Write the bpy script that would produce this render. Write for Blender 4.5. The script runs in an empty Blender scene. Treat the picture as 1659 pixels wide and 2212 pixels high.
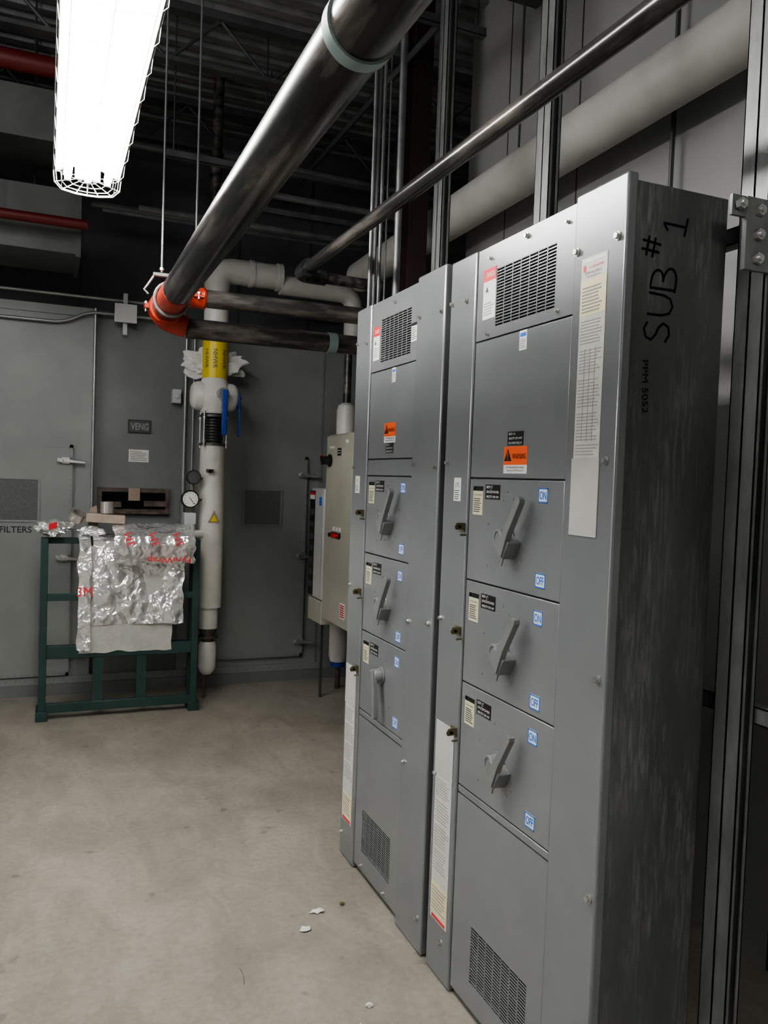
import bpy, bmesh, math, random
from mathutils import Vector, Matrix, noise
random.seed(7)
SC=bpy.context.scene; COL=SC.collection
V=Vector
# ---------------------------------------------------------------- materials
MATS={}
def mat(name,c1,rough=.5,metal=0.,c2=None,scale=8.,stretch=(1,1,1),lo=.35,hi=.65,bump=0.,bscale=60.,emit=0.,detail=3.,spec=.5,bd=.01):
    if name in MATS: return MATS[name]
    m=bpy.data.materials.new(name); m.use_nodes=True; nt=m.node_tree; N=nt.nodes; L=nt.links
    b=N['Principled BSDF']; b.inputs['Roughness'].default_value=rough; b.inputs['Metallic'].default_value=metal
    b.inputs['Specular IOR Level'].default_value=spec
    b.inputs['Base Color'].default_value=(*c1,1)
    geo=N.new('ShaderNodeNewGeometry')
    if c2 is not None:
        mp=N.new('ShaderNodeMapping'); mp.inputs['Scale'].default_value=stretch
        L.new(geo.outputs['Position'],mp.inputs['Vector'])
        no=N.new('ShaderNodeTexNoise'); no.inputs['Scale'].default_value=scale; no.inputs['Detail'].default_value=detail; no.inputs['Roughness'].default_value=.6
        L.new(mp.outputs[0],no.inputs['Vector'])
        cr=N.new('ShaderNodeValToRGB'); cr.color_ramp.elements[0].position=lo; cr.color_ramp.elements[1].position=hi
        cr.color_ramp.elements[0].color=(*c1,1); cr.color_ramp.elements[1].color=(*c2,1)
        L.new(no.outputs['Fac'],cr.inputs[0]); L.new(cr.outputs[0],b.inputs['Base Color'])
    if bump>0:
        n2=N.new('ShaderNodeTexNoise'); n2.inputs['Scale'].default_value=bscale; n2.inputs['Detail'].default_value=2
        L.new(geo.outputs['Position'],n2.inputs['Vector'])
        bp=N.new('ShaderNodeBump'); bp.inputs['Strength'].default_value=bump; bp.inputs['Distance'].default_value=bd
        L.new(n2.outputs['Fac'],bp.inputs['Height']); L.new(bp.outputs[0],b.inputs['Normal'])
    if emit>0:
        b.inputs['Emission Color'].default_value=(1,.985,.95,1); b.inputs['Emission Strength'].default_value=emit
    MATS[name]=m; return m
grey=mat('painted_grey_steel',(.225,.237,.244),.25,.3,(.245,.258,.264),3.)
grey_d=mat('painted_grey_steel_trim',(.215,.227,.234),.25,.3,(.235,.248,.254),3.)
handle_m=mat('handle_grey',(.19,.195,.195),.42,.15)
dark=mat('painted_opening_shade',(.006,.006,.006),.9,spec=.05)  # near-black colour paints in the shade inside vents, holes and openings
screwm=mat('zinc_screw',(.6,.6,.58),.28,.9)
brass=mat('olive_latch',(.16,.14,.08),.45,.6)
white=mat('label_white',(.78,.78,.75),.5)
paper=mat('aged_paper',(.62,.62,.58),.45,0,(.54,.54,.5),30)
cream=mat('label_cream',(.62,.6,.42),.5)
yellowp=mat('label_pale_yellow',(.72,.66,.42),.5)
black=mat('label_black',(.015,.015,.016),.4)
ink=mat('ink_dark',(.06,.06,.065),.6)
inkg=mat('ink_grey',(.3,.3,.3),.6)
marker=mat('black_marker',(.006,.006,.007),.7,spec=.1)
blue=mat('label_blue',(.02,.15,.6),.5)
orange=mat('label_orange',(.9,.13,.03),.5)
red=mat('label_red',(.62,.03,.04),.5)
plastic=mat('sleeve_plastic',(.46,.46,.44),.3,0,(.54,.54,.52),6)
ahu=mat('ahu_grey_green',(.196,.206,.2),.42,.1,(.23,.24,.233),2.2)
ahu2=mat('ahu_grey_dark',(.135,.143,.139),.45,.1,(.16,.168,.164),3)
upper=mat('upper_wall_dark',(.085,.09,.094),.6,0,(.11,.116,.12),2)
deck=mat('steel_deck',(.18,.18,.183),.5,.1,(.3,.3,.3),6,(1,3,1),.4,.7)
joistm=mat('joist_dark_paint',(.065,.065,.067),.6,0,(.1,.1,.1),5)
duct_m=mat('duct_grey',(.085,.088,.086),.5,.2,(.12,.123,.12),4)
redpipe=mat('red_pipe_paint',(.11,.008,.008),.5)
steelp=mat('black_steel_pipe',(.04,.039,.04),.22,.5,(.22,.2,.18),7,(2.5,.3,2.5),.48,.72,detail=5)
steelx=mat('black_steel_pipe_cross',(.04,.039,.039),.35,.3,(.24,.21,.19),8,(.4,2,2),.45,.72,detail=5)
clampo=mat('orange_coupling',(.5,.05,.022),.4,0,(.38,.04,.02),12)
greenb=mat('green_grey_band',(.25,.32,.31),.45)
insul=mat('white_pipe_insulation',(.66,.65,.60),.55,0,(.58,.57,.52),6)
insuld=mat('grey_white_pipe_jacket',(.52,.515,.48),.5,0,(.45,.445,.415),6)
insulw=mat('white_pvc_jacket',(.70,.695,.66),.35,0,(.63,.625,.59),5)
yell=mat('yellow_label_band',(.62,.48,.02),.4)
fluff=mat('crumpled_insulation',(.72,.73,.72),.7,0,(.55,.56,.55),18,bump=.5,bscale=40)
bluem=mat('blue_handle',(.015,.05,.3),.4)
strutm=mat('galvanized_strut',(.17,.175,.175),.42,.3,(.25,.255,.255),12,(1,1,.4))
highm=mat('high_conduit_grey',(.11,.112,.115),.4,.4,(.17,.172,.175),9)
chrome=mat('emt_conduit',(.3,.305,.305),.32,.6,(.38,.38,.38),10)
rodm=mat('threaded_rod_steel',(.1,.1,.1),.45,.5)
colm=mat('red_oxide_column',(.022,.012,.012),.55,.1,(.035,.018,.017),8)
cartm=mat('dark_green_paint',(.014,.04,.036),.45,0,(.02,.05,.045),8)
foilb=mat('foil_backing_matte',(.46,.46,.42),.5,.2,(.56,.55,.51),12,bump=.4,bscale=50)
cardb=mat('cardboard',(.26,.2,.16),.7,0,(.32,.25,.2),14)
tape=mat('foil_tape',(.62,.58,.54),.3,.7)
copper=mat('coppery_box',(.42,.34,.28),.4,.4,(.5,.42,.36),20)
beige=mat('beige_enclosure',(.40,.39,.33),.42,0,(.44,.43,.37),4)
ltgrey=mat('light_grey_plastic',(.5,.51,.5),.4)
housing=mat('lamp_white_enamel',(.85,.85,.83),.35)
tube_m=mat('fluorescent_tube',(1,1,1),.4,emit=48.)
wirem=mat('guard_wire',(.85,.85,.83),.35,.0)
glass=mat('grey_wire_glass',(.09,.095,.095),.25,0,(.13,.135,.135),160)
rust=mat('rusty_opening',(.05,.045,.042),.6,.2,(.13,.09,.07),20)
gaugew=mat('gauge_face',(.8,.8,.76),.3)
class NT:
    def __init__(s,name):
        s.m=bpy.data.materials.new(name);s.m.use_nodes=True;s.N=s.m.node_tree.nodes;s.L=s.m.node_tree.links;s.b=s.N['Principled BSDF'];s.g=s.N.new('ShaderNodeNewGeometry')
    def nz(s,sc,det,st=(1,1,1),dist=0,rot=0):
        mp=s.N.new('ShaderNodeMapping');mp.inputs['Scale'].default_value=st;mp.inputs['Rotation'].default_value=(0,0,rot);s.L.new(s.g.outputs['Position'],mp.inputs[0])
        n=s.N.new('ShaderNodeTexNoise');n.inputs['Scale'].default_value=sc;n.inputs['Detail'].default_value=det;n.inputs['Roughness'].default_value=.65;n.inputs['Distortion'].default_value=dist;s.L.new(mp.outputs[0],n.inputs['Vector']);return n
    def ramp(s,n,p0,p1,c0,c1):
        r=s.N.new('ShaderNodeValToRGB');r.color_ramp.elements[0].position=p0;r.color_ramp.elements[1].position=p1;r.color_ramp.elements[0].color=(*c0,1);r.color_ramp.elements[1].color=(*c1,1);s.L.new(n.outputs['Fac'],r.inputs[0]);return r
    def mul(s,a,c,f=1.,bt='MULTIPLY'):
        x=s.N.new('ShaderNodeMix');x.data_type='RGBA';x.blend_type=bt
        if isinstance(f,float): x.inputs[0].default_value=f
        else: s.L.new(f,x.inputs[0])
        s.L.new(a,x.inputs[6]);s.L.new(c,x.inputs[7]);return x.outputs[2]
def floormat():
    t=NT('concrete_floor')
    base=t.ramp(t.nz(.9,5,dist=.6,rot=.5),.35,.68,(.265,.245,.21),(.37,.345,.30))
    mid=t.ramp(t.nz(4.5,6,(1,.45,1),1.,.5),.36,.62,(.80,.79,.77),(1.04,1.03,1.02))
    fine=t.ramp(t.nz(38,3),.3,.6,(.84,.84,.83),(1,1,1))
    spots=t.ramp(t.nz(7,2),.27,.33,(.68,.66,.64),(1,1,1))
    t.L.new(t.mul(t.mul(t.mul(base.outputs[0],mid.outputs[0]),fine.outputs[0]),spots.outputs[0]),t.b.inputs['Base Color'])
    rr=t.ramp(t.nz(2.2,4),.3,.7,(.34,)*3,(.56,)*3);t.L.new(rr.outputs[0],t.b.inputs['Roughness'])
    bp=t.N.new('ShaderNodeBump');bp.inputs['Strength'].default_value=.1;bp.inputs['Distance'].default_value=.01;t.L.new(t.nz(30,3).outputs['Fac'],bp.inputs['Height']);t.L.new(bp.outputs[0],t.b.inputs['Normal'])
    return t.m
concrete=floormat()
def galvmat():
    t=NT('dull_galvanized_side')
    base=t.ramp(t.nz(5,4,(1,1,.4)),.3,.7,(.075,.078,.08),(.125,.129,.13))
    streak=t.ramp(t.nz(62,5,(1.6,1.6,.16),.4),.45,.66,(0,0,0),(.6,.6,.6))
    patch=t.ramp(t.nz(5.5,5,(1.8,1.8,.6)),.42,.62,(0,0,0),(1,1,1))
    f=t.mul(streak.outputs[0],patch.outputs[0])
    c=t.N.new('ShaderNodeRGB');c.outputs[0].default_value=(.30,.30,.29,1)
    t.L.new(t.mul(base.outputs[0],c.outputs[0],f,'MIX'),t.b.inputs['Base Color'])
    t.b.inputs['Roughness'].default_value=.45;t.b.inputs['Metallic'].default_value=.1
    return t.m
galv=galvmat()
def foilmat():
    t=NT('silver_foil');t.b.inputs['Base Color'].default_value=(.95,.95,.95,1);t.b.inputs['Metallic'].default_value=.72;t.b.inputs['Roughness'].default_value=.2
    n=t.nz(7,2);a=t.N.new('ShaderNodeVectorMath');a.operation='SCALE';a.inputs[3].default_value=.16;t.L.new(n.outputs['Color'],a.inputs[0])
    b=t.N.new('ShaderNodeVectorMath');b.operation='ADD';t.L.new(a.outputs[0],b.inputs[0]);t.L.new(t.g.outputs['Position'],b.inputs[1])
    v=t.N.new('ShaderNodeTexVoronoi');v.feature='F1';v.inputs['Scale'].default_value=10;t.L.new(b.outputs[0],v.inputs['Vector'])
    v2=t.N.new('ShaderNodeTexVoronoi');v2.feature='F1';v2.inputs['Scale'].default_value=30;t.L.new(b.outputs[0],v2.inputs['Vector'])
    m=t.N.new('ShaderNodeMath');m.operation='MULTIPLY_ADD';m.inputs[1].default_value=.22;t.L.new(v2.outputs['Distance'],m.inputs[0]);t.L.new(v.outputs['Distance'],m.inputs[2])
    bp=t.N.new('ShaderNodeBump');bp.inputs['Strength'].default_value=.75;bp.inputs['Distance'].default_value=.03;t.L.new(m.outputs[0],bp.inputs['Height']);t.L.new(bp.outputs[0],t.b.inputs['Normal'])
    return t.m
foil=foilmat()
def wallmat():
    m=bpy.data.materials.new('panel_wall_grey'); m.use_nodes=True; nt=m.node_tree;N=nt.nodes;L=nt.links
    b=N['Principled BSDF']; b.inputs['Roughness'].default_value=.5
    g=N.new('ShaderNodeNewGeometry'); s=N.new('ShaderNodeSeparateXYZ'); L.new(g.outputs['Position'],s.inputs[0])
    a=N.new('ShaderNodeMath');a.operation='ADD';a.inputs[1].default_value=20*.64-2.56;L.new(s.outputs['Y'],a.inputs[0])
    d=N.new('ShaderNodeMath');d.operation='DIVIDE';d.inputs[1].default_value=.64;L.new(a.outputs[0],d.inputs[0])
    f=N.new('ShaderNodeMath');f.operation='FRACT';L.new(d.outputs[0],f.inputs[0])
    c=N.new('ShaderNodeMath');c.operation='LESS_THAN';c.inputs[1].default_value=.018;L.new(f.outputs[0],c.inputs[0])
    n=N.new('ShaderNodeTexNoise');n.inputs['Scale'].default_value=1.5;L.new(g.outputs['Position'],n.inputs['Vector'])
    r=N.new('ShaderNodeValToRGB');r.color_ramp.elements[0].color=(.28,.28,.275,1);r.color_ramp.elements[1].color=(.36,.36,.35,1);L.new(n.outputs['Fac'],r.inputs[0])
    x=N.new('ShaderNodeMix');x.data_type='RGBA';L.new(c.outputs[0],x.inputs[0]);L.new(r.outputs[0],x.inputs[6]);x.inputs[7].default_value=(.05,.05,.05,1)
    L.new(x.outputs[2],b.inputs['Base Color']); return m
wall_r=wallmat()
plain=mat('plain_wall_paint',(.25,.25,.24),.6,0,(.29,.29,.28),2)

# ---------------------------------------------------------------- mesh builder
_tc={}
def glyphs(s,bold=0.):
    if (s,bold) in _tc: return _tc[(s,bold)]
    c=bpy.data.curves.new('t','FONT'); c.body=s; c.size=1; c.resolution_u=3; c.offset=bold
    o=bpy.data.objects.new('t',c); COL.objects.link(o)
    dg=bpy.context.evaluated_depsgraph_get(); me=bpy.data.meshes.new_from_object(o.evaluated_get(dg))
    vs=[v.co.copy() for v in me.vertices]; fs=[tuple(p.vertices) for p in me.polygons]
    bpy.data.objects.remove(o); bpy.data.curves.remove(c); bpy.data.meshes.remove(me)
    xs=[v.x for v in vs]; ys=[v.y for v in vs]
    _tc[(s,bold)]=(vs,fs,min(xs),max(xs),min(ys),max(ys)); return _tc[(s,bold)]
class MB:
    def __init__(s): s.v=[];s.f=[];s.m=[];s.mats=[]
    def mi(s,m):
        if m not in s.mats: s.mats.append(m)
        return s.mats.index(m)
    def add(s,vs,fs,m):
        b=len(s.v); k=s.mi(m); s.v+= [V(v) for v in vs]
        for f in fs: s.f.append(tuple(b+i for i in f)); s.m.append(k)
        return s
    def box(s,x0,x1,y0,y1,z0,z1,m):
        if x0>x1:x0,x1=x1,x0
        if y0>y1:y0,y1=y1,y0
        if z0>z1:z0,z1=z1,z0
        vs=[(x,y,z) for z in (z0,z1) for y in (y0,y1) for x in (x0,x1)]
        return s.add(vs,[(0,2,3,1),(4,5,7,6),(0,1,5,4),(2,6,7,3),(0,4,6,2),(1,3,7,5)],m)
    def obox(s,c,a,b,n,ha,hb,hn,m):
        c=V(c);a=V(a).normalized()*ha;b=V(b).normalized()*hb;n=V(n).normalized()*hn
        if a.cross(b).dot(n)<0: n=-n
        vs=[c+a*i+b*j+n*k for k in (-1,1) for j in (-1,1) for i in (-1,1)]
        return s.add(vs,[(0,2,3,1),(4,5,7,6),(0,1,5,4),(2,6,7,3),(0,4,6,2),(1,3,7,5)],m)
    def cyl(s,p0,p1,r,m,seg=16,r1=None,caps=True):
        p0=V(p0);p1=V(p1);r1=r if r1 is None else r1;d=(p1-p0).normalized()
        a=d.orthogonal().normalized();b=d.cross(a)
        vs=[];
        for p,rr in ((p0,r),(p1,r1)):
            for i in range(seg):
                t=2*math.pi*i/seg; vs.append(p+(a*math.cos(t)+b*math.sin(t))*rr)
        fs=[(i,(i+1)%seg,seg+(i+1)%seg,seg+i) for i in range(seg)]
        if caps: fs+= [tuple(range(seg-1,-1,-1)),tuple(range(seg,2*seg))]
        return s.add(vs,fs,m)
    def lathe(s,o,axis,prof,m,seg=24):
        o=V(o);d=V(axis).normalized();a=d.orthogonal().normalized();b=d.cross(a);vs=[];n=len(prof)
        for h,r in prof:
            for i in range(seg):
                t=2*math.pi*i/seg; vs.append(o+d*h+(a*math.cos(t)+b*math.sin(t))*max(r,1e-4))
        fs=[(j*seg+i,j*seg+(i+1)%seg,(j+1)*seg+(i+1)%seg,(j+1)*seg+i) for j in range(n-1) for i in range(seg)]
        fs+= [tuple(range(seg-1,-1,-1)),tuple(range((n-1)*seg,n*seg))]
        return s.add(vs,fs,m)
    def tube(s,pts,r,m,seg=14,caps=True):
        pts=[V(p) for p in pts];n=len(pts);rr=r if isinstance(r,(list,tuple)) else [r]*n
        T=[(pts[min(i+1,n-1)]-pts[max(i-1,0)]).normalized() for i in range(n)]
        a=T[0].orthogonal().normalized();vs=[]
        for i in range(n):
            a=(a-T[i]*a.dot(T[i])).normalized();b=T[i].cross(a)
            for k in range(seg):
                t=2*math.pi*k/seg;vs.append(pts[i]+(a*math.cos(t)+b*math.sin(t))*rr[i])
        fs=[(j*seg+i,j*seg+(i+1)%seg,(j+1)*seg+(i+1)%seg,(j+1)*seg+i) for j in range(n-1) for i in range(seg)]
        if caps: fs+= [tuple(range(seg-1,-1,-1)),tuple(range((n-1)*seg,n*seg))]
        return s.add(vs,fs,m)
    def text(s,t,o,r,u,w,h,m,bold=0.):
        vs,fs,x0,x1,y0,y1=glyphs(t,bold);r=V(r);u=V(u);o=V(o)
        sx=w/(x1-x0) if w else None; sy=h/(y1-y0) if h else None
        sx=sx or sy; sy=sy or sx
        return s.add([o+r*((v.x-(x0+x1)/2)*sx)+u*((v.y-(y0+y1)/2)*sy) for v in vs],fs,m)
    def polyplate(s,pts,d,m):
        d=V(d);pts=[V(p) for p in pts];n=len(pts)
        return s.add(pts+[p+d for p in pts],[tuple(range(n-1,-1,-1)),tuple(range(n,2*n))]+[(i,(i+1)%n,n+(i+1)%n,n+i) for i in range(n)],m)
def fillet(pts,R,n=7):
    pts=[V(p) for p in pts];out=[pts[0]]
    for i in range(1,len(pts)-1):
        p=pts[i];a=(pts[i-1]-p);b=(pts[i+1]-p);d=min(R,a.length*.49,b.length*.49)
        a=p+a.normalized()*d;b=p+b.normalized()*d
        for k in range(n+1):
            t=k/n;out.append(a*(1-t)**2+p*2*t*(1-t)+b*t*t)
    out.append(pts[-1]);return out
WL={}
def mkobj(name,mb,parent=None,bevel=0,loc=None):
    mn=V((min(v.x for v in mb.v),min(v.y for v in mb.v),min(v.z for v in mb.v)));mx=V((max(v.x for v in mb.v),max(v.y for v in mb.v),max(v.z for v in mb.v)))
    c=V(loc) if loc else ((mn+mx)/2 if parent else V(((mn.x+mx.x)/2,(mn.y+mx.y)/2,mn.z)))
    me=bpy.data.meshes.new(name);me.from_pydata([v-c for v in mb.v],[],mb.f)
    for m in mb.mats: me.materials.append(m)
    me.polygons.foreach_set('material_index',mb.m);me.polygons.foreach_set('use_smooth',[True]*len(mb.f))
    bm=bmesh.new();bm.from_mesh(me)
    if name=='handle': bmesh.ops.recalc_face_normals(bm,faces=bm.faces)
    for e in bm.edges:
        if len(e.link_faces)==2 and e.calc_face_angle(0)>.55: e.smooth=False
    bm.to_mesh(me);bm.free();me.update()
    o=bpy.data.objects.new(name,me);COL.objects.link(o);WL[o.name]=c
    if parent: o.parent=parent;o.location=c-WL[parent.name]
    else: o.location=c
    if bevel:
        b=o.modifiers.new('b','BEVEL');b.width=bevel;b.segments=2;b.limit_method='ANGLE';b.angle_limit=.6;b.harden_normals=False
    return o
def thing(name,base,label,cat,group=None):
    o=bpy.data.objects.new(name,None);COL.objects.link(o);o.location=base;o.empty_display_size=.1;WL[o.name]=V(base)
    o['label']=label;o['category']=cat
    if group:o['group']=group
    return o
def single(name,mb,label,cat,group=None,bevel=0):
    o=mkobj(name,mb,None,bevel);o['label']=label;o['category']=cat
    if group:o['group']=group
    return o
def struct(name,mb,bevel=0):
    o=mkobj(name,mb,None,bevel);o['kind']='structure';return o
YM=V((0,-1,0));ZU=V((0,0,1));XP=V((1,0,0))

# ---------------------------------------------------------------- room shell
struct('floor',MB().box(-4.2,4.2,-3.7,6.8,-.1,0,concrete))
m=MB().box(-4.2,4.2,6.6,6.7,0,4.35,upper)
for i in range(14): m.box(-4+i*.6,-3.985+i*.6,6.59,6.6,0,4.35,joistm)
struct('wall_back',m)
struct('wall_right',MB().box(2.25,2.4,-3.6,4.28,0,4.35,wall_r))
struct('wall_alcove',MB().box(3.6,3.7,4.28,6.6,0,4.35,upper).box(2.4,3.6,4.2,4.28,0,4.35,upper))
struct('wall_left',MB().box(-4.1,-4.0,-3.6,6.6,0,4.35,plain))
struct('wall_front',MB().box(-4.1,2.4,-3.7,-3.6,0,4.35,plain))
m=MB();y=-3.6;prof=[]
while y<6.6:
    prof+= [(y,4.35),(y+.05,4.35),(y+.065,4.29),(y+.135,4.29),(y+.15,4.35)];y+=.15
prof=[p for i,p in enumerate(prof) if i==0 or p!=prof[i-1]]
vs=[(x,p[0],p[1]) for p in prof for x in (-4.1,3.7)]
m.add(vs,[(2*i,2*i+1,2*i+3,2*i+2) for i in range(len(prof)-1)],deck)
m.box(-4.1,3.7,-3.6,6.6,4.36,4.42,deck)
struct('ceiling',m)
for yy in (2.2,3.5,4.9,6.1):
    xe=3.55 if yy>4.3 else 2.2
    m=MB();m.box(-4,xe,yy-.04,yy+.04,4.24,4.285,joistm);m.box(-4,xe,yy-.035,yy+.035,3.95,3.975,joistm)
    x=-3.9;k=0
    while x<xe-.3:
        m.cyl((x,yy,3.96 if k%2 else 4.25),(x+.3,yy,4.25 if k%2 else 3.96),.010,joistm,6);x+=.3;k+=1
    single('roof_joist',m,'dark steel open web bar joist under roof deck','joist','roof joists')

# ---------------------------------------------------------------- switchboards
FX=1.19
def lines(mb,X,ya,yb,za,zb,n,mt,frac=.35):
    for i in range(n):
        z=zb-(i+.5)*(zb-za)/n; w=(yb-ya)*random.uniform(.72,1.)
        mb.box(X-.0016,X-.0006,yb-w,yb,z-(zb-za)/n*frac/2,z+(zb-za)/n*frac/2,mt)
def screw(parent,X,y,z,r=.0075):
    mb=MB();mb.cyl((X-.003,y,z),(X+.001,y,z),r*1.35,screwm,12);mb.cyl((X-.010,y,z),(X-.003,y,z),r,screwm,6)
    o=mkobj('screw',mb,parent);return o
def vent(root,ya,yb,za,zb,n):
    mb=MB();mb.box(FX+.0142,FX+.0155,ya,yb,za,zb,dark)  # black backing sheet stands in for shade behind the slots
    for i in range(n+1):
        z=za+(zb-za)*i/n; mb.box(FX+.001,FX+.003,ya,yb,z-.0017,z+.0017,grey)
    k=7
    for i in range(k+1):
        y=ya+(yb-ya)*i/k; mb.box(FX+.0005,FX+.002,y-.0016,y+.0016,za,zb,grey)
    mkobj('vent_grille',mb,root)
def frameplate(name,root,ya,yb,za,zb,ha,hb,hza,hzb):
    mb=MB();mb.box(FX,FX+.016,ya,yb,za,hza,grey);mb.box(FX,FX+.016,ya,yb,hzb,zb,grey)
    mb.box(FX,FX+.016,ya,ha,hza,hzb,grey);mb.box(FX,FX+.016,hb,yb,hza,hzb,grey)
    mkobj(name,mb,root)
def handle(parent,yh,zh,ang,flip=False):
    mb=MB();X=FX
    mb.cyl((X,yh,zh),(X-.006,yh,zh),.033,handle_m,24)
    mb.lathe((X-.006,yh,zh),(-1,0,0),[(0,.027),(.026,.026),(.031,.023),(.031,.017),(.028,.0165),(.028,0)],handle_m,24)
    c=V((0,-math.sin(ang),math.cos(ang)))
    s=V((0,-math.cos(ang),-math.sin(ang)))
    if flip: s=-s
    k=.45 if flip else 1
    base=V((X-.02,yh,zh))+s*.01*k-(s*.012 if flip else s*0)
    p=[base-c*.02+s*.05*k,base-c*.02+s*.016*k,base+c*.05+s*.010*k,base+c*.150+s*.006,base+c*.160+s*.010,base+c*.160+s*.022,base+c*.152+s*.028,base+c*.05+s*.034]
    mb.polyplate([q+V((-.026,0,0)) for q in p],V((.018,0,0)),handle_m)
    mb.polyplate([base-c*.024+s*.052*k+V((.02,0,0)),base-c*.024-s*.012+V((.02,0,0)),base+c*.02-s*.012+V((.02,0,0)),base+c*.03+s*.048*k+V((.02,0,0))],V((-.04,0,0)),handle_m)
    if not flip: mb.cyl(base+s*.03-c*.015+V((-.005,0,0)),base+s*.05-c*.05+V((-.012,0,0)),.003,handle_m,8)
    mkobj('handle',mb,parent,bevel=.002)
def onoff(parent,word,ya,yb,za,zb):
    mb=MB();mb.box(FX-.001,FX,ya,yb,za,zb,white)
    for a in ((ya,yb,za,za+.003),(ya,yb,zb-.003,zb),(ya,ya+.003,za,zb),(yb-.003,yb,za,zb)): mb.box(FX-.0016,FX-.0009,*a,blue)
    mb.text(word,(FX-.0018,(ya+yb)/2,(za+zb)/2),YM,ZU,(yb-ya)*.72,(zb-za)*.58,blue,.015)
    mkobj('position_label',mb,parent)
def blacklabel(parent,ya,yb,za,zb,rows):
    mb=MB();mb.box(FX-.001,FX,ya,yb,za,zb,black);n=len(rows);h=(zb-za)/n
    for i,r in enumerate(rows):
        w=(yb-ya)*(.85 if len(r)>8 else .42)
        mb.text(r,(FX-.0014,yb-(yb-ya)*.08-w/2,zb-(i+.5)*h),YM,ZU,w,h*.5,white)
    mkobj('nameplate',mb,parent)
def creamlabel(parent,ya,yb,za,zb):
    mb=MB();mb.box(FX-.001,FX,ya,yb,za,zb,cream);h=zb-za
    mb.box(FX-.0014,FX-.0006,ya,yb,zb-h*.16,zb,black);mb.text('CUTLER-HAMMER',(FX-.0018,(ya+yb)/2,zb-h*.3),YM,ZU,(yb-ya)*.8,h*.06,ink)
    mb.box(FX-.0014,FX-.0006,yb-.012,yb-.004,zb-h*.13,zb-h*.04,white)
    lines(mb,FX,ya+.006,yb-.006,za+h*.08,zb-h*.4,7,ink,.4)
    mkobj('rating_label',mb,parent)
def switchboard(y0,y1,c0,c1,lab,third_off,extra):
    root=thing('electrical_switchboard',(1.335,(y0+y1)/2,0),lab,'switchboard','electrical switchboards')
    mb=MB();mb.box(1.2056,1.48,y0+.004,y1-.004,0,2.285,galv)
    mkobj('cabinet_body',mb,root,.004)
    mkobj('trim_strip',MB().box(1.183,1.212,y0,c0-.003,.004,2.30,grey_d),root,.006)
    mkobj('trim_strip',MB().box(1.185,1.212,c1+.003,y1,.004,2.29,grey_d),root,.006)
    A=c0+.002;B=c1-.002;g=.002
    va,vb=(1.766,2.064) if not extra else (2.655,2.935)
    frameplate('top_cover',root,A,B,2.015+g,2.286,va,vb,2.046,2.212)
    vent(root,va,vb,2.046,2.212,19)
    zb=1.607
    mbd=MB().box(FX,FX+.016,A,B,(1.672 if extra else zb)+g,2.015-g,grey);door=mkobj('blank_cover',mbd,root,.0025)
    if extra: mkobj('filler_strip',MB().box(FX,FX+.016,A,B,zb+g,1.672-g,grey),root,.0025)
    for k in range(3):
        zt=(1.607,1.2985,.985)[k];zl=(1.2985,.985,.665)[k];zh=(1.455,1.135,.82)[k]
        d=mkobj('breaker_door',MB().box(FX,FX+.016,A,B,zl+g,zt-g,grey),root,.0025)
        off=third_off and k==2
        yh=c1-.235 if not extra else c1-.222
        handle(d,yh,zh+(.03 if off else -.012),math.radians(36) if not off else math.radians(170),off)
        creamlabel(d,c1-.084,c1-.026,zh+.043,zh+.128)
        blacklabel(d,c1-.18,c1-.098,zh+.092,zh+.134,['BDP-1T','SPACE/POWER','480/277V 3PH 4W'])
        ya=c0+(.072 if not extra else .052)
        onoff(d,'ON',ya,ya+.043,zh+.092,zh+.13);onoff(d,'OFF',ya-.004,ya+.042,zh-.13,zh-.092)
        for (dy,dz) in ((-.13,.12),(-.22,.115),(-.2,.09),(-.25,.095),(-.12,.02),(-.12,-.1),(-.2,-.09),(-.28,-.09),(-.33,.03),(-.3,-.07)):
            mkobj('rivet',MB().cyl((FX-.0015,c1+dy,zh+dz),(FX+.001,c1+dy,zh+dz),.003,handle_m,8),d)
        yl=c1+.028;mb=MB();mb.box(1.180,1.185,yl-.02,yl+.016,zh-.012,zh+.014,brass)
        mb.polyplate([(1.182,yl-.02,zh-.006),(1.15,yl-.024,zh-.006),(1.146,yl-.024,zh+.004),(1.155,yl-.02,zh+.014),(1.182,yl-.016,zh+.014)],(0,.004,0),brass)
        mb.cyl((1.163,yl-.026,zh+.003),(1.163,yl-.015,zh+.003),.0045,dark,10)
        mb.cyl((1.184,yl-.024,zh-.022),(1.165,yl-.024,zh-.022),.003,brass,8)
        mkobj('latch',mb,root)
    mkobj('filler_strip',MB().box(FX,FX+.016,A,B,.640+g,.665-g,grey),root,.0025)
    la,lb=(1.758,2.06) if not extra else (2.673,2.958)
    frameplate('bottom_cover',root,A,B,.03,.640-g,la,lb,.105,.275)
    vent(root,la,lb,.105,.275,19)
    da,db=(2.066,2.138) if not extra else (2.949,3.012)
    dz0,dz1=(2.075,2.222) if not extra else (2.06,2.19)
    mb=MB();mb.box(FX-.001,FX,da,db,dz0,dz1,white);mb.box(FX-.0014,FX-.0006,da,db,dz1-.036,dz1,red)
    mb.text('DANGER',(FX-.0018,(da+db)/2-.006,dz1-.018),YM,ZU,(db-da)*.66,.015,white)
    yc=db-.022;zc=dz1-.06;mb.polyplate([(FX-.0012,yc+.009,zc-.008),(FX-.0012,yc-.009,zc-.008),(FX-.0012,yc,zc+.009)],(-.0004,0,0),ink)
    lines(mb,FX,da+.006,db-.006,dz0+.01,dz0+.05,5,inkg)
    mkobj('danger_label',mb,root)
    ta,tb=(1.889,1.926) if not extra else (2.778,2.812)
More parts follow.
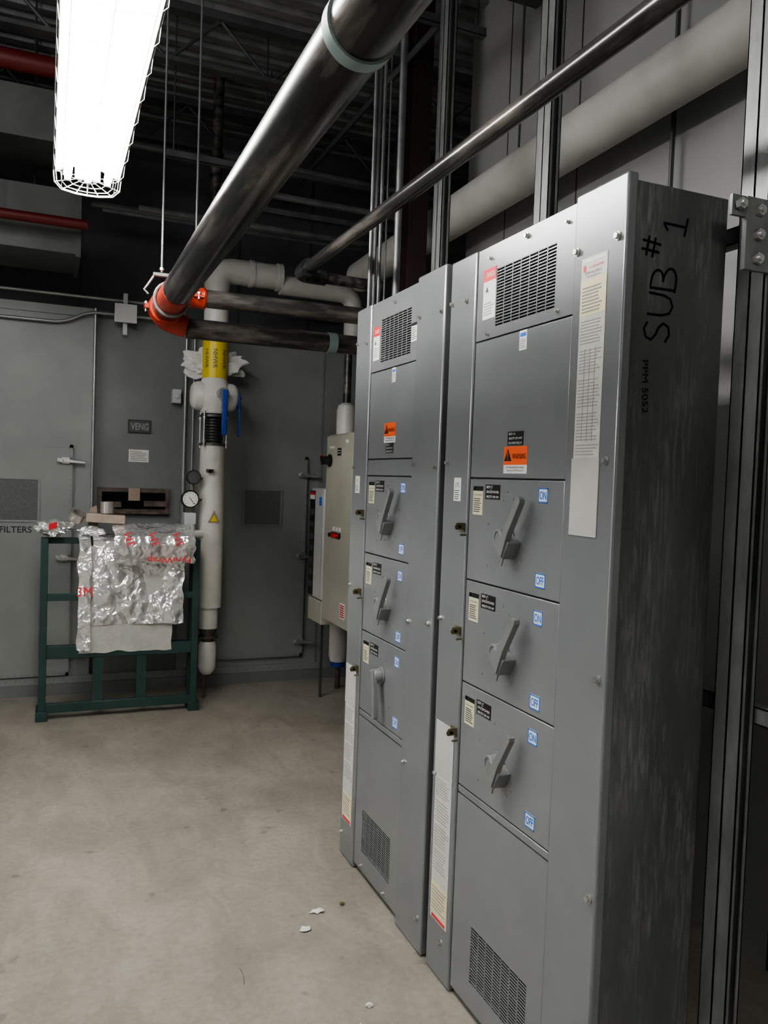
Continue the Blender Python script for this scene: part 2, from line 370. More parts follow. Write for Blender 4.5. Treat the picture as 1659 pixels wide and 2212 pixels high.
    mb=MB().box(FX-.001,FX,ta,tb,1.958,2.012,white);mb.box(FX-.0014,FX-.0006,ta+.004,tb-.004,1.995,2.005,blue);lines(mb,FX,ta+.004,tb-.004,1.962,1.99,5,inkg);mkobj('small_label',mb,root)
    wa,wb=(1.862,1.982) if not extra else (2.76,2.868)
    w0,w1=(1.622,1.697) if not extra else (1.733,1.808)
    mb=MB().box(FX-.001,FX,wa,wb,w0,w1,white);mb.box(FX-.0014,FX-.0006,wa,wb,w0+.024,w1,orange)
    yc=wb-.022;zc=(w0+.024+w1)/2
    mb.polyplate([(FX-.0014,yc+.019,zc-.015),(FX-.0014,yc-.019,zc-.015),(FX-.0014,yc,zc+.019)],(-.0004,0,0),black)
    mb.box(FX-.0022,FX-.0017,yc-.0015,yc+.0015,zc-.004,zc+.01,orange);mb.box(FX-.0022,FX-.0017,yc-.0015,yc+.0015,zc-.011,zc-.0075,orange)
    mb.text('WARNING',(FX-.0018,wa+.04,zc-.002),YM,ZU,.068,.015,black,.01)
    mb.text('Arc Flash and Shock Hazard',(FX-.0014,(wa+wb)/2,w0+.0175),YM,ZU,.09,.006,black)
    mb.text('Appropriate PPE Required',(FX-.0014,(wa+wb)/2,w0+.008),YM,ZU,.085,.006,black)
    mkobj('warning_label',mb,root)
    if not extra: blacklabel(door,1.886,1.966,1.700,1.738,['BDP-1A','480/277V 3PH 4WP','FED FROM SDG-H1'])
    else: blacklabel(root,2.776,2.848,1.694,1.731,['BDP-1A','480/277V 3PH 4W','FED FROM SDG-H1'])
    TX=1.183
    if not extra:
        a,b=1.548,1.646;mb=MB();mb.box(TX-.001,TX,a,b,1.66,2.138,paper)
        mb.box(TX-.0014,TX-.0006,a,b,2.0,2.085,yellowp);mb.box(TX-.0014,TX-.0006,a+.004,b-.004,2.126,2.134,white);mb.box(TX-.0014,TX-.0006,b-.018,b-.008,2.105,2.12,red)
        mb.text('CUTLER-HAMMER',(TX-.0016,a+.04,2.113),YM,ZU,.055,.006,red)
        mb.text('POW-R-LINE C',(TX-.0016,a+.05,2.1),YM,ZU,.065,.007,black);mb.text('TYPE PANELBOARD',(TX-.0016,a+.05,2.091),YM,ZU,.055,.0045,black)
        lines(mb,TX-.0008,a+.008,b-.008,2.005,2.07,8,inkg,.35)
        for (z0,z1,n) in ((1.93,1.99,8),(1.86,1.92,8),(1.78,1.85,9),(1.70,1.77,9),(1.665,1.695,4)): lines(mb,TX,a+.006,b-.006,z0,z1,n,inkg,.3)
        for yy in (a+.03,a+.05,a+.07): mb.box(TX-.0016,TX-.0006,yy,yy+.001,1.70,1.92,inkg)
        mkobj('directory_card',mb,root)
        mb=MB();mb.box(TX-.003,TX,a-.004,b+.004,1.474,1.66,plastic);mkobj('card_sleeve',mb,root,.001)
        for p in ((1.514,2.161),(1.667,2.161),(1.521,1.654),(1.514,1.149),(1.509,.636)): screw(root,TX,*p)
        screw(root,FX,1.908,2.265,.006)
        for p in ((2.232,2.152),(2.325,2.157),(2.32,1.654),(2.325,1.154),(2.32,.649),(2.238,.129)): screw(root,1.185,*p,.006)
        for p in ((2.1,2.25),(1.72,2.25),(2.1,2.03),(1.75,2.035)): screw(root,FX,*p,.004)
        mb=MB().box(1.184,1.185,2.222,2.268,1.534,1.607,white);mb.text('LPL',(1.1838,2.245,1.585),YM,ZU,.03,.014,ink);lines(mb,1.185,2.227,2.263,1.538,1.57,5,ink);mkobj('inspection_label',mb,root)
        a,b=2.205,2.318;zt,zs,zb2=.825,.655,.18
    else:
        for p in ((2.40,2.15),(2.565,2.16),(2.575,1.65),(2.4,1.64),(2.57,1.1),(2.41,1.12),(2.57,.6),(2.41,.12)): screw(root,TX,*p,.006)
        for p in ((3.17,2.15),(3.07,2.14),(3.17,1.64),(3.17,1.15),(3.17,.1)): screw(root,1.185,*p,.005)
        for p in ((2.8,2.255),(2.72,.05),(2.95,.05)): screw(root,FX,*p,.005)
        mb=MB().box(FX-.001,FX,2.604,2.65,2.085,2.15,white);mb.box(FX-.0014,FX-.0006,2.604,2.65,2.14,2.15,black);lines(mb,FX,2.608,2.646,2.09,2.136,7,ink);mkobj('small_label',mb,root)
        mb=MB().box(1.184,1.185,3.1,3.15,1.535,1.605,white);mb.text('LPL',(1.1838,3.125,1.585),YM,ZU,.03,.014,ink);lines(mb,1.185,3.105,3.145,1.54,1.57,5,ink);mkobj('inspection_label',mb,root)
        a,b=3.065,3.175;zt,zs,zb2=.82,.655,.16
    X2=1.185;mb=MB();mb.box(X2-.001,X2,a,b,zb2,zs,paper);mb.box(X2-.0014,X2-.0006,a,b,zb2+.02,zb2+.12,yellowp);mb.box(X2-.0018,X2-.001,a+.01,b-.01,zb2+.004,zb2+.014,red)
    for (z0,z1,n) in ((.58,.64,7),(.5,.57,7),(.42,.49,7),(.34,.41,7)): lines(mb,X2,a+.008,b-.008,z0,z1,n,inkg,.3)
    lines(mb,X2-.0008,a+.008,b-.008,zb2+.03,zb2+.11,7,inkg,.3)
    mkobj('directory_card',mb,root)
    mkobj('card_sleeve',MB().box(X2-.003,X2,a-.004,b+.004,zs,zt,plastic),root,.001)
    return root
rA=switchboard(1.487,2.343,1.685,2.176,'tall grey electrical switchboard with three levers, dark side marked SUB #1',False,False)
Ys=1.4905
U=V((-1,0,0));R=V((.12,0,1)).normalized()
def stroke(mb,pts,w,o,sx,sz):
    P=[V(o)+R*(p[0]*sx)+U*(p[1]*sz) for p in pts]
    mb.tube([p+V((0,.0014,0)) for p in P],w,marker,6)
def arc(cx,cy,rx,ry,a0,a1,n=10): return [(cx+rx*math.cos(math.radians(a0+(a1-a0)*i/n)),cy+ry*math.sin(math.radians(a0+(a1-a0)*i/n))) for i in range(n+1)]
w=.0034
mb=MB();stroke(mb,[(.85,.92),(.55,1.02),(.2,.9),(.1,.68),(.35,.52),(.65,.45),(.88,.28),(.75,.05),(.4,-.04),(.05,.1)],w,(1.315,Ys,1.928),.052,.07);mkobj('marker_letter',mb,rA)
mb=MB();stroke(mb,[(0,1),(.02,.4),(.15,.08),(.5,-.02),(.85,.12),(.98,.4),(1.02,1.05)],w,(1.322,Ys,1.99),.048,.068);mkobj('marker_letter',mb,rA)
mb=MB();stroke(mb,[(.02,-.02),(0,1.02)],w,(1.33,Ys,2.05),.05,.07);stroke(mb,[(-.05,1)]+arc(.35,.77,.5,.24,90,-90)+arc(.35,.26,.65,.27,90,-90)+[(-.08,0)],w,(1.33,Ys,2.05),.05,.07);mkobj('marker_letter',mb,rA)
mb=MB();o=(1.278,Ys,2.118)
for a,b in (((.3,0),(.36,1)),((.7,-.05),(.8,1)),((0,.35),(1,.3)),((.05,.7),(1.05,.66))): stroke(mb,[a,b],w,o,.045,.05)
mkobj('marker_letter',mb,rA)
mb=MB();o=(1.352,Ys,2.178)
for a,b in (((.5,0),(.52,1)),((0,.02),(1,-.03)),((.52,1),(.15,.78))): stroke(mb,[a,b],w,o,.042,.065)
mkobj('marker_letter',mb,rA)
mb=MB();mb.text('PPM 5052',(1.258,Ys-.0006,1.825),V((.05,0,-1)),V((1,0,.1)),.12,.016,marker)
mkobj('marker_lettering',mb,rA)
switchboard(2.38,3.194,2.598,3.032,'tall grey electrical switchboard with bottom lever switched off',True,True)

# ---------------------------------------------------------------- struts, columns, conduits
def strut_v(x,y,z0,z1):
    mb=MB()
    for s in (-1,1):
        a=y;b=y+s*.041
        mb.box(x,x+.041,a,a+s*.003,z0,z1,strutm);mb.box(x,x+.003,a,b,z0,z1,strutm);mb.box(x+.038,x+.041,a,b,z0,z1,strutm)
        mb.box(x,x+.011,b-s*.003,b,z0,z1,strutm);mb.box(x+.03,x+.041,b-s*.003,b,z0,z1,strutm)
    return mb
for y in (1.435,2.335,3.125):
    t=thing('strut_column',(1.52,y,0),'galvanized steel strut post running floor to ceiling','post','strut posts')
    mkobj('channel',strut_v(1.5,y,.008,4.24),t)
    mkobj('base_plate',MB().box(1.46,1.58,y-.07,y+.07,0,.008,strutm).cyl((1.48,y-.055,.008),(1.48,y-.055,.02),.01,screwm,6).cyl((1.56,y-.055,.008),(1.56,y-.055,.02),.01,screwm,6),t)
    if y<2:
        mb=MB().box(1.425,1.545,y-.054,y-.0415,2.09,2.25,strutm).box(1.385,1.43,y-.05,y-.0415,2.205,2.25,strutm)
        for x,z in ((1.458,2.115),(1.458,2.168),(1.458,2.222),(1.402,2.228)): mb.cyl((x,y-.054,z),(x,y-.066,z),.013,screwm,6);mb.cyl((x,y-.066,z),(x,y-.072,z),.007,screwm,10)
        mkobj('bolted_plate',mb,t)
for z in (2.20,1.05):
    mb=MB();mb.box(1.545,1.548,1.3,3.3,z,z+.041,strutm);mb.box(1.545,1.586,1.3,3.3,z,z+.003,strutm);mb.box(1.545,1.586,1.3,3.3,z+.038,z+.041,strutm)
    single('strut_rail',mb,'horizontal galvanized strut rail bolted behind the switchboards','rail','strut rails')
def cond(pts,r,lab='thin galvanized electrical conduit',R=.1,m=chrome,name='conduit',cat='conduit',group='electrical conduits',seg=12):
    return single(name,MB().tube(fillet(pts,R) if len(pts)>2 else pts,r,m,seg),lab,cat,group)
for (x,y,r,zt) in ((1.222,3.165,.008,4.3),(1.242,3.17,.008,4.3),(1.262,3.165,.008,4.3),(1.33,3.14,.015,4.3)):
    cond([(x,y,2.287),(x,y,zt)],r,'vertical conduit rising from top of the grey switchboard',m=highm)
mb=MB();mb.box(1.77,1.88,4.03,4.04,0,4.24,colm);mb.box(1.77,1.88,4.13,4.14,0,4.24,colm);mb.box(1.821,1.829,4.04,4.13,0,4.24,colm)
single('steel_column',mb,'dark red oxide steel column near the wall end','column')

# ---------------------------------------------------------------- big pipes
mp=thing('steel_pipe',(.55,1.6,2.45),'large black steel pipe with orange grooved couplings at its end','pipe')
def pz(y): return 2.468-.012*(y-1.45)
mkobj('pipe_run',MB().cyl((.55,-2.6,pz(-2.6)),(.55,4.38,pz(4.38)),.070,steelp,40),mp)
mkobj('pipe_band',MB().cyl((.55,1.50,pz(1.5)),(.55,1.535,pz(1.5)),.076,greenb,40),mp)
mkobj('painted_band',MB().cyl((.55,3.88,pz(4.)),(.55,4.2,pz(4.2)),.0713,clampo,40),mp)
def coupling(parent,c,axis,r):
    c=V(c);a=V(axis).normalized();mb=MB()
    mb.lathe(c-a*.04,a,[(0,r*.98),(.0,r*1.16),(.01,r*1.22),(.018,r*1.12),(.062,r*1.12),(.07,r*1.22),(.08,r*1.16),(.08,r*.98)],clampo,32)
    u=V((0,0,1)) if abs(a.z)<.5 else V((0,1,0));s=a.cross(u)
    for k in (-1,1):
        mb.obox(c+s*k*(r*1.3),a,s,u,.026,r*.2,r*.16,clampo)
        mb.cyl(c+s*k*(r*1.38)-u*r*.38,c+s*k*(r*1.38)+u*r*.38,.007,screwm,8)
        mb.cyl(c+s*k*(r*1.38)+u*r*.2,c+s*k*(r*1.38)+u*r*.3,.012,screwm,6)
    mkobj('pipe_coupling',mb,parent)
coupling(mp,(.55,4.32,pz(4.34)),(0,1,0),.070)
mkobj('pipe_elbow',MB().tube(fillet([(.55,4.32,pz(4.3)),(.55,4.45,2.40),(.675,4.45,2.372)],.12),.058,clampo,24),mp)
x1=thing('cross_pipe',(1.3,4.45,2.37),'dark steel cross pipe with grey band','pipe','cross pipes')
mkobj('pipe_run',MB().cyl((.68,4.45,2.365),(2.9,4.45,2.37),.054,steelx,32),x1)
mkobj('pipe_band',MB().cyl((1.47,4.45,2.365),(1.52,4.45,2.365),.060,greenb,32),x1)
x2=thing('cross_pipe',(1.3,4.18,2.49),'scuffed dark steel cross pipe with orange coupling at branch','pipe','cross pipes')
mkobj('pipe_run',MB().cyl((.622,4.18,2.475),(2.9,4.18,2.49),.045,steelx,32),x2)
coupling(x2,(.685,4.18,2.475),(1,0,0),.046)
for (x,y,z0) in ((.50,4.1,2.56),(.66,4.1,2.56),(1.75,4.3,2.55)):
    mb=MB().cyl((x,y,z0),(x,y,4.29),.0055,strutm,8);mb.cyl((x,y,z0+.01),(x,y,z0+.022),.012,screwm,6)
    single('threaded_rod',mb,'thin threaded hanger rod dropping from roof deck','rod','hanger rods')
mb=MB();mb.tube([(.55+.082*math.cos(t),4.1,pz(4.1)+.082*math.sin(t)) for t in [math.pi*2*i/24 for i in range(25)]],.008,strutm,8)
mb.box(.46,.70,4.085,4.115,2.54,2.555,strutm);mb.tube([(.47,4.1,2.55),(.44,4.1,2.50),(.42,4.1,2.47),(.44,4.1,2.45)],.006,strutm,6)
single('pipe_hanger',mb,'galvanized ring hanger holding the large steel pipe','hanger')
t=thing('steel_pipe',(1.08,2,2.53),'long thin black steel pipe passing above the switchboards','pipe')
mkobj('pipe_run',MB().tube(fillet([(1.08,-2.6,2.50),(1.08,3.72,2.543),(1.50,3.74,2.543)],.08,8),.0265,steelp,24),t)
mkobj('elbow_fitting',MB().tube(fillet([(1.08,3.58,2.542),(1.08,3.72,2.543),(1.21,3.725,2.543)],.09,8),.035,steelp,24),t)
mkobj('pipe_joint_ring',MB().cyl((1.08,3.56,2.542),(1.08,3.585,2.542),.040,steelp,24),t)
ip=thing('insulated_pipe',(2.05,1,3.0),'long thick white insulated pipe near the panel wall','insulated pipe')
mkobj('pipe_jacket',MB().cyl((2.05,-3.6,3.14),(2.05,5.5,3.04),.105,insuld,40),ip)
for y in (.2,3.4): mkobj('hanger_rod',MB().cyl((2.05,y,3.2),(2.05,y,4.3),.006,rodm,8),ip)
for (x,y) in ((2.2,2.52),(2.215,.9)):
    mb=MB().cyl((x,y,2.3),(x,y,4.29),.008,rodm,8)
    single('hanger_rod',mb,'black vertical rod beside white insulated pipe','rod','wall rods')
mb=MB().box(1.98,2.02,2.3,2.34,3.35,3.37,rodm).box(1.98,2.02,2.3,2.31,3.37,3.44,rodm).box(1.98,2.2,2.3,2.34,3.44,3.46,rodm).cyl((2.18,2.32,3.46),(2.18,2.32,4.29),.008,rodm,8)
single('hook_bracket',mb,'small black steel hook bracket hanging near insulated pipe','bracket')
for (p,q,r) in (((1.0,5.2,3.6),(3.6,5.2,3.55),.02),((1.6,-3.6,3.85),(1.6,6.6,3.85),.018),((1.75,-3.6,3.85),(1.75,6.6,3.85),.018),((.3,5.55,3.25),(3.6,5.55,3.25),.013),((.9,4.75,3.25),(3.6,4.75,3.23),.02),((.25,5.95,3.4),(3.6,5.95,3.38),.03),((.5,5.3,3.22),(3.6,5.3,3.22),.02),((.2,5.7,3.75),(3.6,5.7,3.75),.025)):
    single('conduit',MB().cyl(p,q,r,highm,10),'thin galvanized conduit run hung high near ceiling','conduit','high conduits')
for (x0,x1_,y,z) in ((.62,1.25,5.0,3.45),(1.45,1.95,3.6,3.78),(1.3,2.3,5.42,3.35)):
    mb=MB().box(x0,x1_,y-.02,y+.02,z,z+.003,highm).box(x0,x1_,y-.02,y-.017,z,z+.04,highm).box(x0,x1_,y+.017,y+.02,z,z+.04,highm)
    mb.cyl((x0+.04,y,z),(x0+.04,y,4.29),.005,rodm,6);mb.cyl((x1_-.04,y,z),(x1_-.04,y,4.29),.005,rodm,6)
    single('trapeze_hanger',mb,'galvanized strut trapeze hanging on two rods','hanger','trapeze hangers')
mb=MB().box(-4.0,.06,5.0,5.5,3.42,3.70,duct_m)
for x in (-2.4,-1.2,0.04): mb.box(x,x+.03,4.98,5.52,3.40,3.72,duct_m)
for x in (-2.5,-.1): mb.cyl((x,5.25,3.7),(x,5.25,4.35),.006,rodm,6)
single('air_duct',mb,'grey rectangular sheet metal air duct near ceiling','duct','air ducts')
mb=MB().box(-4.0,.16,5.35,5.9,2.90,3.28,duct_m)
for x in (-2.0,-.9,.14): mb.box(x,x+.03,5.33,5.92,2.88,3.30,duct_m)
for x in (-2.5,-.1): mb.cyl((x,5.7,3.28),(x,5.7,4.35),.006,rodm,6)
single('air_duct',mb,'grey rectangular sheet metal air duct near ceiling','duct','air ducts')
single('sprinkler_pipe',MB().cyl((-4.0,4.95,3.80),(.4,4.95,3.80),.055,redpipe,20),'red painted sprinkler pipe near ceiling','sprinkler pipe','sprinkler pipes')
t=thing('sprinkler_pipe',(-1.9,5.2,3.0),'red painted sprinkler pipe near ceiling','sprinkler pipe','sprinkler pipes')
mkobj('pipe_run',MB().cyl((-4.0,5.2,3.04),(.2,5.2,3.04),.03,redpipe,20),t);mkobj('hanger_rod',MB().cyl((-.3,5.2,3.04),(-.3,5.2,3.42),.005,rodm,6),t)
t=thing('drop_pipe',(1.02,5.6,3.0),'dark vertical steel pipe dropping from roof','pipe')
mkobj('pipe_run',MB().cyl((1.02,5.6,3.12),(1.03,5.6,4.28),.034,steelx,20),t)
mkobj('coupling_collar',MB().cyl((1.02,5.6,3.6),(1.02,5.6,3.68),.045,steelx,20),t)

# ---------------------------------------------------------------- fluorescent fixtures, then added fill lights
def fixture(x0,y0,y1,z,lab):
    t=thing('fluorescent_light',(x0,(y0+y1)/2,z),lab,'ceiling light','fluorescent lights')
    mb=MB()
    pr=[(-.14,z+.045),(-.055,z+.085),(-.05,z+.13),(.05,z+.13),(.055,z+.085),(.14,z+.045),(.137,z+.043),(.05,z+.082),(-.05,z+.082),(-.137,z+.043)]
    n=len(pr)
    vs=[(x0+a,y,b) for y in (y0,y1) for a,b in pr]
    mb.add(vs,[(i,(i+1)%n,n+(i+1)%n,n+i) for i in range(n)],housing)
    mb.box(x0-.055,x0+.055,y0-.002,y0+.002,z+.03,z+.13,housing);mb.box(x0-.055,x0+.055,y1-.002,y1+.002,z+.03,z+.13,housing)
    mkobj('reflector_housing',mb,t)
    for dx in (-.085,0,.085):
        tb=MB().cyl((x0+dx,y0+.03,z+.03),(x0+dx,y1-.03,z+.03),.018,tube_m,8)
        mkobj('fluorescent_tube',tb,t)
    sk=MB()
    for dx in (-.085,0,.085):
        for y in (y0+.012,y1-.028): sk.box(x0+dx-.014,x0+dx+.014,y,y+.016,z+.008,z+.085,housing)
    mkobj('lamp_holder',sk,t)
    g=MB();up=[(-.145,z+.05),(-.14,z+.0),(-.11,z-.03),(-.05,z-.04),(.0,z-.042),(.05,z-.04),(.11,z-.03),(.14,z+.0),(.145,z+.05)]
    N=int((y1-y0)/.2)
    for i in range(N+1):
        yy=y0+(y1-y0)*i/N
        g.tube([(x0+a,yy,b) for a,b in up],.0013 if i<N else .003,wirem,5)
    for a,b in up[::2]: g.cyl((x0+a,y0,b),(x0+a,y1,b),.0012,wirem,5)
    for k in (.3,.55,.78,.93):
        g.tube([(x0+a*k,y1+.03*(1-k)+.005,z+.05+(b-z-.05)*k) for a,b in up],.0026,wirem,5)
    for a,b in up: g.cyl((x0+a,y1,b),(x0,y1+.03,z+.05),.002,wirem,5)
    mkobj('wire_guard',g,t)
    for y in (y0+.3,y1-.3): mkobj('hanger_rod',MB().cyl((x0,y,z+.13),(x0,y,4.30),.003,rodm,6),t)
    return t
fixture(.15,1.56,4.0,2.88,'long fluorescent strip light with white wire guard')
fixture(.15,-3.1,-.7,2.88,'long fluorescent strip light with white wire guard')
fixture(-2.2,1.2,3.6,2.88,'long fluorescent strip light with white wire guard')
def light(kind,loc,en,size=.5,rot=(0,0,0),sy=None):  # adds a bare fill light, no fitting of the room
    l=bpy.data.lights.new('fill_light',kind);l.energy=en
    if kind=='AREA':
        l.size=size
        if sy: l.shape='RECTANGLE';l.size_y=sy
    else: l.shadow_soft_size=size
    o=bpy.data.objects.new('fill_light',l);COL.objects.link(o);o.location=loc;o.rotation_euler=rot
light('AREA',(-3.85,1.8,2.9),34,5,(0,math.radians(-95),0),1.2)  # broad fill added out of view at the left wall
light('POINT',(-.9,3.0,3.5),44,.35)  # fill added out of view to brighten the deck
light('POINT',(-.2,-.8,3.2),30,.4)  # second fill added above and behind the camera

# ---------------------------------------------------------------- air handling unit (back)
t=thing('air_handling_unit',(-.3,6.35,0),'large grey-green sheet metal air handling unit with access doors','air handler')
YF=6.1;XE=2.75
mb=MB();mb.box(-3.9,.31,YF,6.55,.08,2.72,ahu);mb.box(.31,.92,YF+.05,6.55,.08,2.72,ahu2);mb.box(.92,XE,YF,6.55,.08,2.72,ahu)
for x in (-1.2,-.35-.03,.285,.925,1.09,1.98,2.3): mb.box(x,x+.022,YF-.006,YF,.08,2.72,ahu)
mb.box(-3.9,.31,YF-.012,YF,2.66,2.72,ahu);mb.box(.92,XE,YF-.012,YF,2.66,2.72,ahu);mb.box(-3.9,XE,YF-.015,YF+.06,.08,.13,ahu)
mkobj('casing',mb,t)
mkobj('base_rail',MB().box(-3.9,XE,YF-.03,6.55,0,.08,ahu2),t)
rv=MB()
for i in range(60):
    z=.2+i*.0425
    for x in (.30,1.10,1.99): 
        if i%2==0: rv.cyl((x,YF-.006,z),(x,YF-.010,z),.005,ahu2,6)
for i in range(50):
    rv.cyl((-1.1+i*.062,YF-.015,.105),(-1.1+i*.062,YF-.019,.105),.005,ahu2,6)
o=mkobj('rivet_row',rv,t);o['kind']='stuff'
def adoor(x0,x1,z0,z1,wx0,wx1,wz0,wz1,handles,hx):
    d=mkobj('access_door',MB().box(x0,x1,YF-.03,YF,z0,z1,ahu),t,.006)
    mb=MB();q=.022
    for a in ((x0,x1,z0,z0+q),(x0,x1,z1-q,z1),(x0,x0+q,z0,z1),(x1-q,x1,z0,z1)): mb.box(a[0],a[1],YF-.034,YF-.03,a[2],a[3],ahu)
    n=22
    for i in range(n):
        mb.cyl((x0+.012+(x1-x0-.03)*i/(n-1),YF-.034,z0+.012),(x0+.012+(x1-x0-.03)*i/(n-1),YF-.038,z0+.012),.004,ahu2,6)
        mb.cyl((x1-.012,YF-.034,z0+.02+(z1-z0-.04)*i/(n-1)),(x1-.012,YF-.038,z0+.02+(z1-z0-.04)*i/(n-1)),.004,ahu2,6)
    mkobj('door_edge',mb,d)
    mb=MB().box(wx0,wx1,YF-.034,YF-.0302,wz0,wz1,glass)
    for a in ((wx0-.012,wx1+.012,wz0-.012,wz0),(wx0-.012,wx1+.012,wz1,wz1+.012),(wx0-.012,wx0,wz0,wz1),(wx1,wx1+.012,wz0,wz1)): mb.box(a[0],a[1],YF-.04,YF-.03,a[2],a[3],ahu)
    mkobj('window',mb,d)
    for z in handles:
        mb=MB();mb.box(hx-.03,hx+.02,YF-.06,YF-.005,z-.022,z+.022,screwm)
        mb.polyplate([(hx-.06*1,YF-.05,z-.012),(hx+.12,YF-.05,z-.018),(hx+.125,YF-.05,z-.004),(hx-.06,YF-.05,z+.016)],(0,-.02,0),screwm)
        mb.cyl((hx-.035,YF-.075,z),(hx-.035,YF-.04,z),.016,screwm,12)
        mkobj('door_handle',mb,t,.002)
    return d
d1=adoor(-.72,.17,.14,1.76,-.42,-.05,1.23,1.51,(1.65,.97,.3),.13)
mb=MB().text('FILTERS',(-.185,YF-.031,1.165),XP,ZU,.2,.045,black,.015);mkobj('door_lettering',mb,d1)
adoor(1.19,1.88,.19,1.75,1.39,1.67,1.22,1.48,(1.61,.98,.31),1.86)
mb=MB().box(.54,.70,YF+.036,YF+.05,1.87,1.965,black).box(.55,.69,YF+.033,YF+.036,1.88,1.955,ink);mb.text('VENG',(.62,YF+.032,1.917),XP,ZU,.125,.05,ahu,.015);mkobj('nameplate',mb,t)
mb=MB().box(.55,.69,YF+.047,YF+.05,1.66,1.75,paper)
for i in range(6): mb.box(.56,.56+random.uniform(.08,.12),YF+.046,YF+.0475,1.672+i*.012,1.675+i*.012,ink)
mkobj('data_label',mb,t)
mb=MB().box(.34,.84,YF+.01,YF+.05,1.29,1.47,rust).box(.37,.81,YF+.005,YF+.012,1.32,1.44,dark).box(.55,.63,YF-.005,YF+.01,1.38,1.47,cardb)
mb.box(.34,.84,YF-.01,YF+.01,1.285,1.30,rust).box(.36,.50,YF-.015,YF+.01,1.33,1.37,rust).box(.66,.82,YF-.015,YF+.01,1.34,1.38,rust);mkobj('service_opening',mb,t)
cond([(-3.95,6.06,2.79),(.72,6.06,2.79)],.012,R=.05);cond([(-3,6.06,2.60),(.10,6.06,2.60),(.25,6.06,2.69),(.43,6.06,2.69)],.011)
cond([(.30,6.07,2.72),(.30,6.07,.6)],.011);cond([(.56,6.06,2.69),(.93,6.06,2.69),(.93,6.06,.7)],.012,R=.08)
cond([(.99,6.07,2.7),(.99,6.07,.9)],.008)
mb=MB().box(.43,.56,6.0,6.09,2.64,2.75,ltgrey).box(.42,.57,5.99,6.0,2.63,2.76,ltgrey);mb.box(.48,.51,6.03,6.06,2.55,2.84,ltgrey);single('junction_box',mb,'small square grey electrical junction box on conduit','junction box',bevel=.003)
mb=MB().box(.84,.90,6.06,6.145,2.1,2.2,ltgrey).cyl((.87,6.05,2.15),(.87,6.07,2.15),.02,ltgrey,12);single('switch_box',mb,'small grey switch box on air handler wall','switch box',bevel=.003)

# ---------------------------------------------------------------- valve riser
RX,RY=1.08,5.75
t=thing('valve_riser',(RX,RY,0),'white insulated vertical pipe with yellow band, valve and gauges','pipe riser')
mkobj('insulated_section',MB().lathe((RX,RY,0),(0,0,1),[(.65,.07),(.65,.089),(1.79,.087),(1.79,.05)],insul,36),t)
mkobj('lower_sleeve',MB().lathe((RX,RY,0),(0,0,1),[(.50,.05),(.50,.068),(.66,.068)],insul,32),t)
mb=MB().lathe((RX,RY,0),(0,0,1),[(.40,.03),(.40,.045),(.43,.045),(.43,.072),(.445,.072),(.445,.05),(.47,.05),(.47,.06),(.5,.06)],rust,24);mkobj('lower_coupling',mb,t)
mb=MB().lathe((RX,RY,0),(0,0,1),[(.17,.03),(.19,.05),(.22,.062),(.38,.062),(.405,.05)],insulw,28).cyl((RX-.02,RY,.0),(RX-.02,RY,.18),.013,rust,10);mkobj('bottom_cap',mb,t)
pr=[(1.79,.03),(1.79,.095),(1.805,.095),(1.805,.06)]
z=1.815
while z<1.985: pr+= [(z,.055),(z+.007,.07),(z+.014,.055)];z+=.02
pr+= [(1.99,.06),(1.99,.095),(2.005,.095),(2.005,.06),(2.03,.06)]
mb=MB().lathe((RX,RY,0),(0,0,1),pr,rodm,32)
for a in range(4):
    q=math.pi/4+a*math.pi/2;px,py=RX+.11*math.cos(q),RY+.11*math.sin(q)
    mb.cyl((px,py,1.775),(px,py,2.03),.006,screwm,8);mb.cyl((px,py,1.81),(px,py,1.822),.013,screwm,6);mb.cyl((px,py,1.975),(px,py,1.988),.013,screwm,6)
mkobj('flexible_connector',mb,t)
mkobj('valve_body',MB().lathe((RX,RY,0),(0,0,1),[(2.01,.05),(2.015,.085),(2.05,.1),(2.08,.12),(2.13,.135),(2.18,.12),(2.22,.1),(2.26,.085),(2.26,.05)],insulw,36).lathe((RX,RY,2.135),(1,0,0),[(-.165,.03),(-.16,.07),(-.145,.09),(-.12,.1),(.12,.1),(.145,.09),(.16,.07),(.165,.03)],insulw,32),t)
mb=MB().cyl((RX+.03,RY-.11,2.145),(RX+.03,RY-.19,2.145),.04,chrome,20).box(RX+.018,RX+.055,RY-.205,RY-.19,1.87,2.17,bluem).box(RX+.02,RX+.052,RY-.215,RY-.19,1.86,2.05,bluem);mkobj('valve_handle',mb,t,.004)
mb=MB().cyl((RX+.13,RY-.06,2.12),(RX+.18,RY-.06,2.12),.02,chrome,12).box(RX+.155,RX+.165,RY-.1,RY-.02,2.06,2.16,bluem).obox((RX+.165,RY-.07,1.97),(0,0,1),(0,1,0),(1,0,0),.11,.02,.006,bluem);mkobj('valve_handle',mb,t,.003)
mb=MB().lathe((RX,RY,0),(0,0,1),[(2.26,.05),(2.26,.0875),(2.53,.0875),(2.53,.05)],yell,36)
for k,ang in enumerate((-1.75,-2.45,-1.0)):
    ca=V((math.cos(ang),math.sin(ang),0));tg=V((-math.sin(ang),math.cos(ang),0))
    mb.text('NHWR' if k!=1 else 'HHWR',V((RX,RY,2.39))+ca*.0895,V((0,0,-1)),tg,.13,.03,ink)
mkobj('yellow_band',mb,t)
mkobj('upper_sleeve',MB().lathe((RX,RY,0),(0,0,1),[(2.53,.05),(2.53,.085),(2.72,.085),(2.80,.085)],insulw,32),t)
mkobj('elbow_section',MB().tube(fillet([(RX,RY,2.78),(RX,RY,3.02),(1.52,RY,3.02)],.2,10),.088,insuld,28),t)
mkobj('end_collar',MB().cyl((1.50,RY,3.02),(1.535,RY,3.02),.098,insuld,28),t)
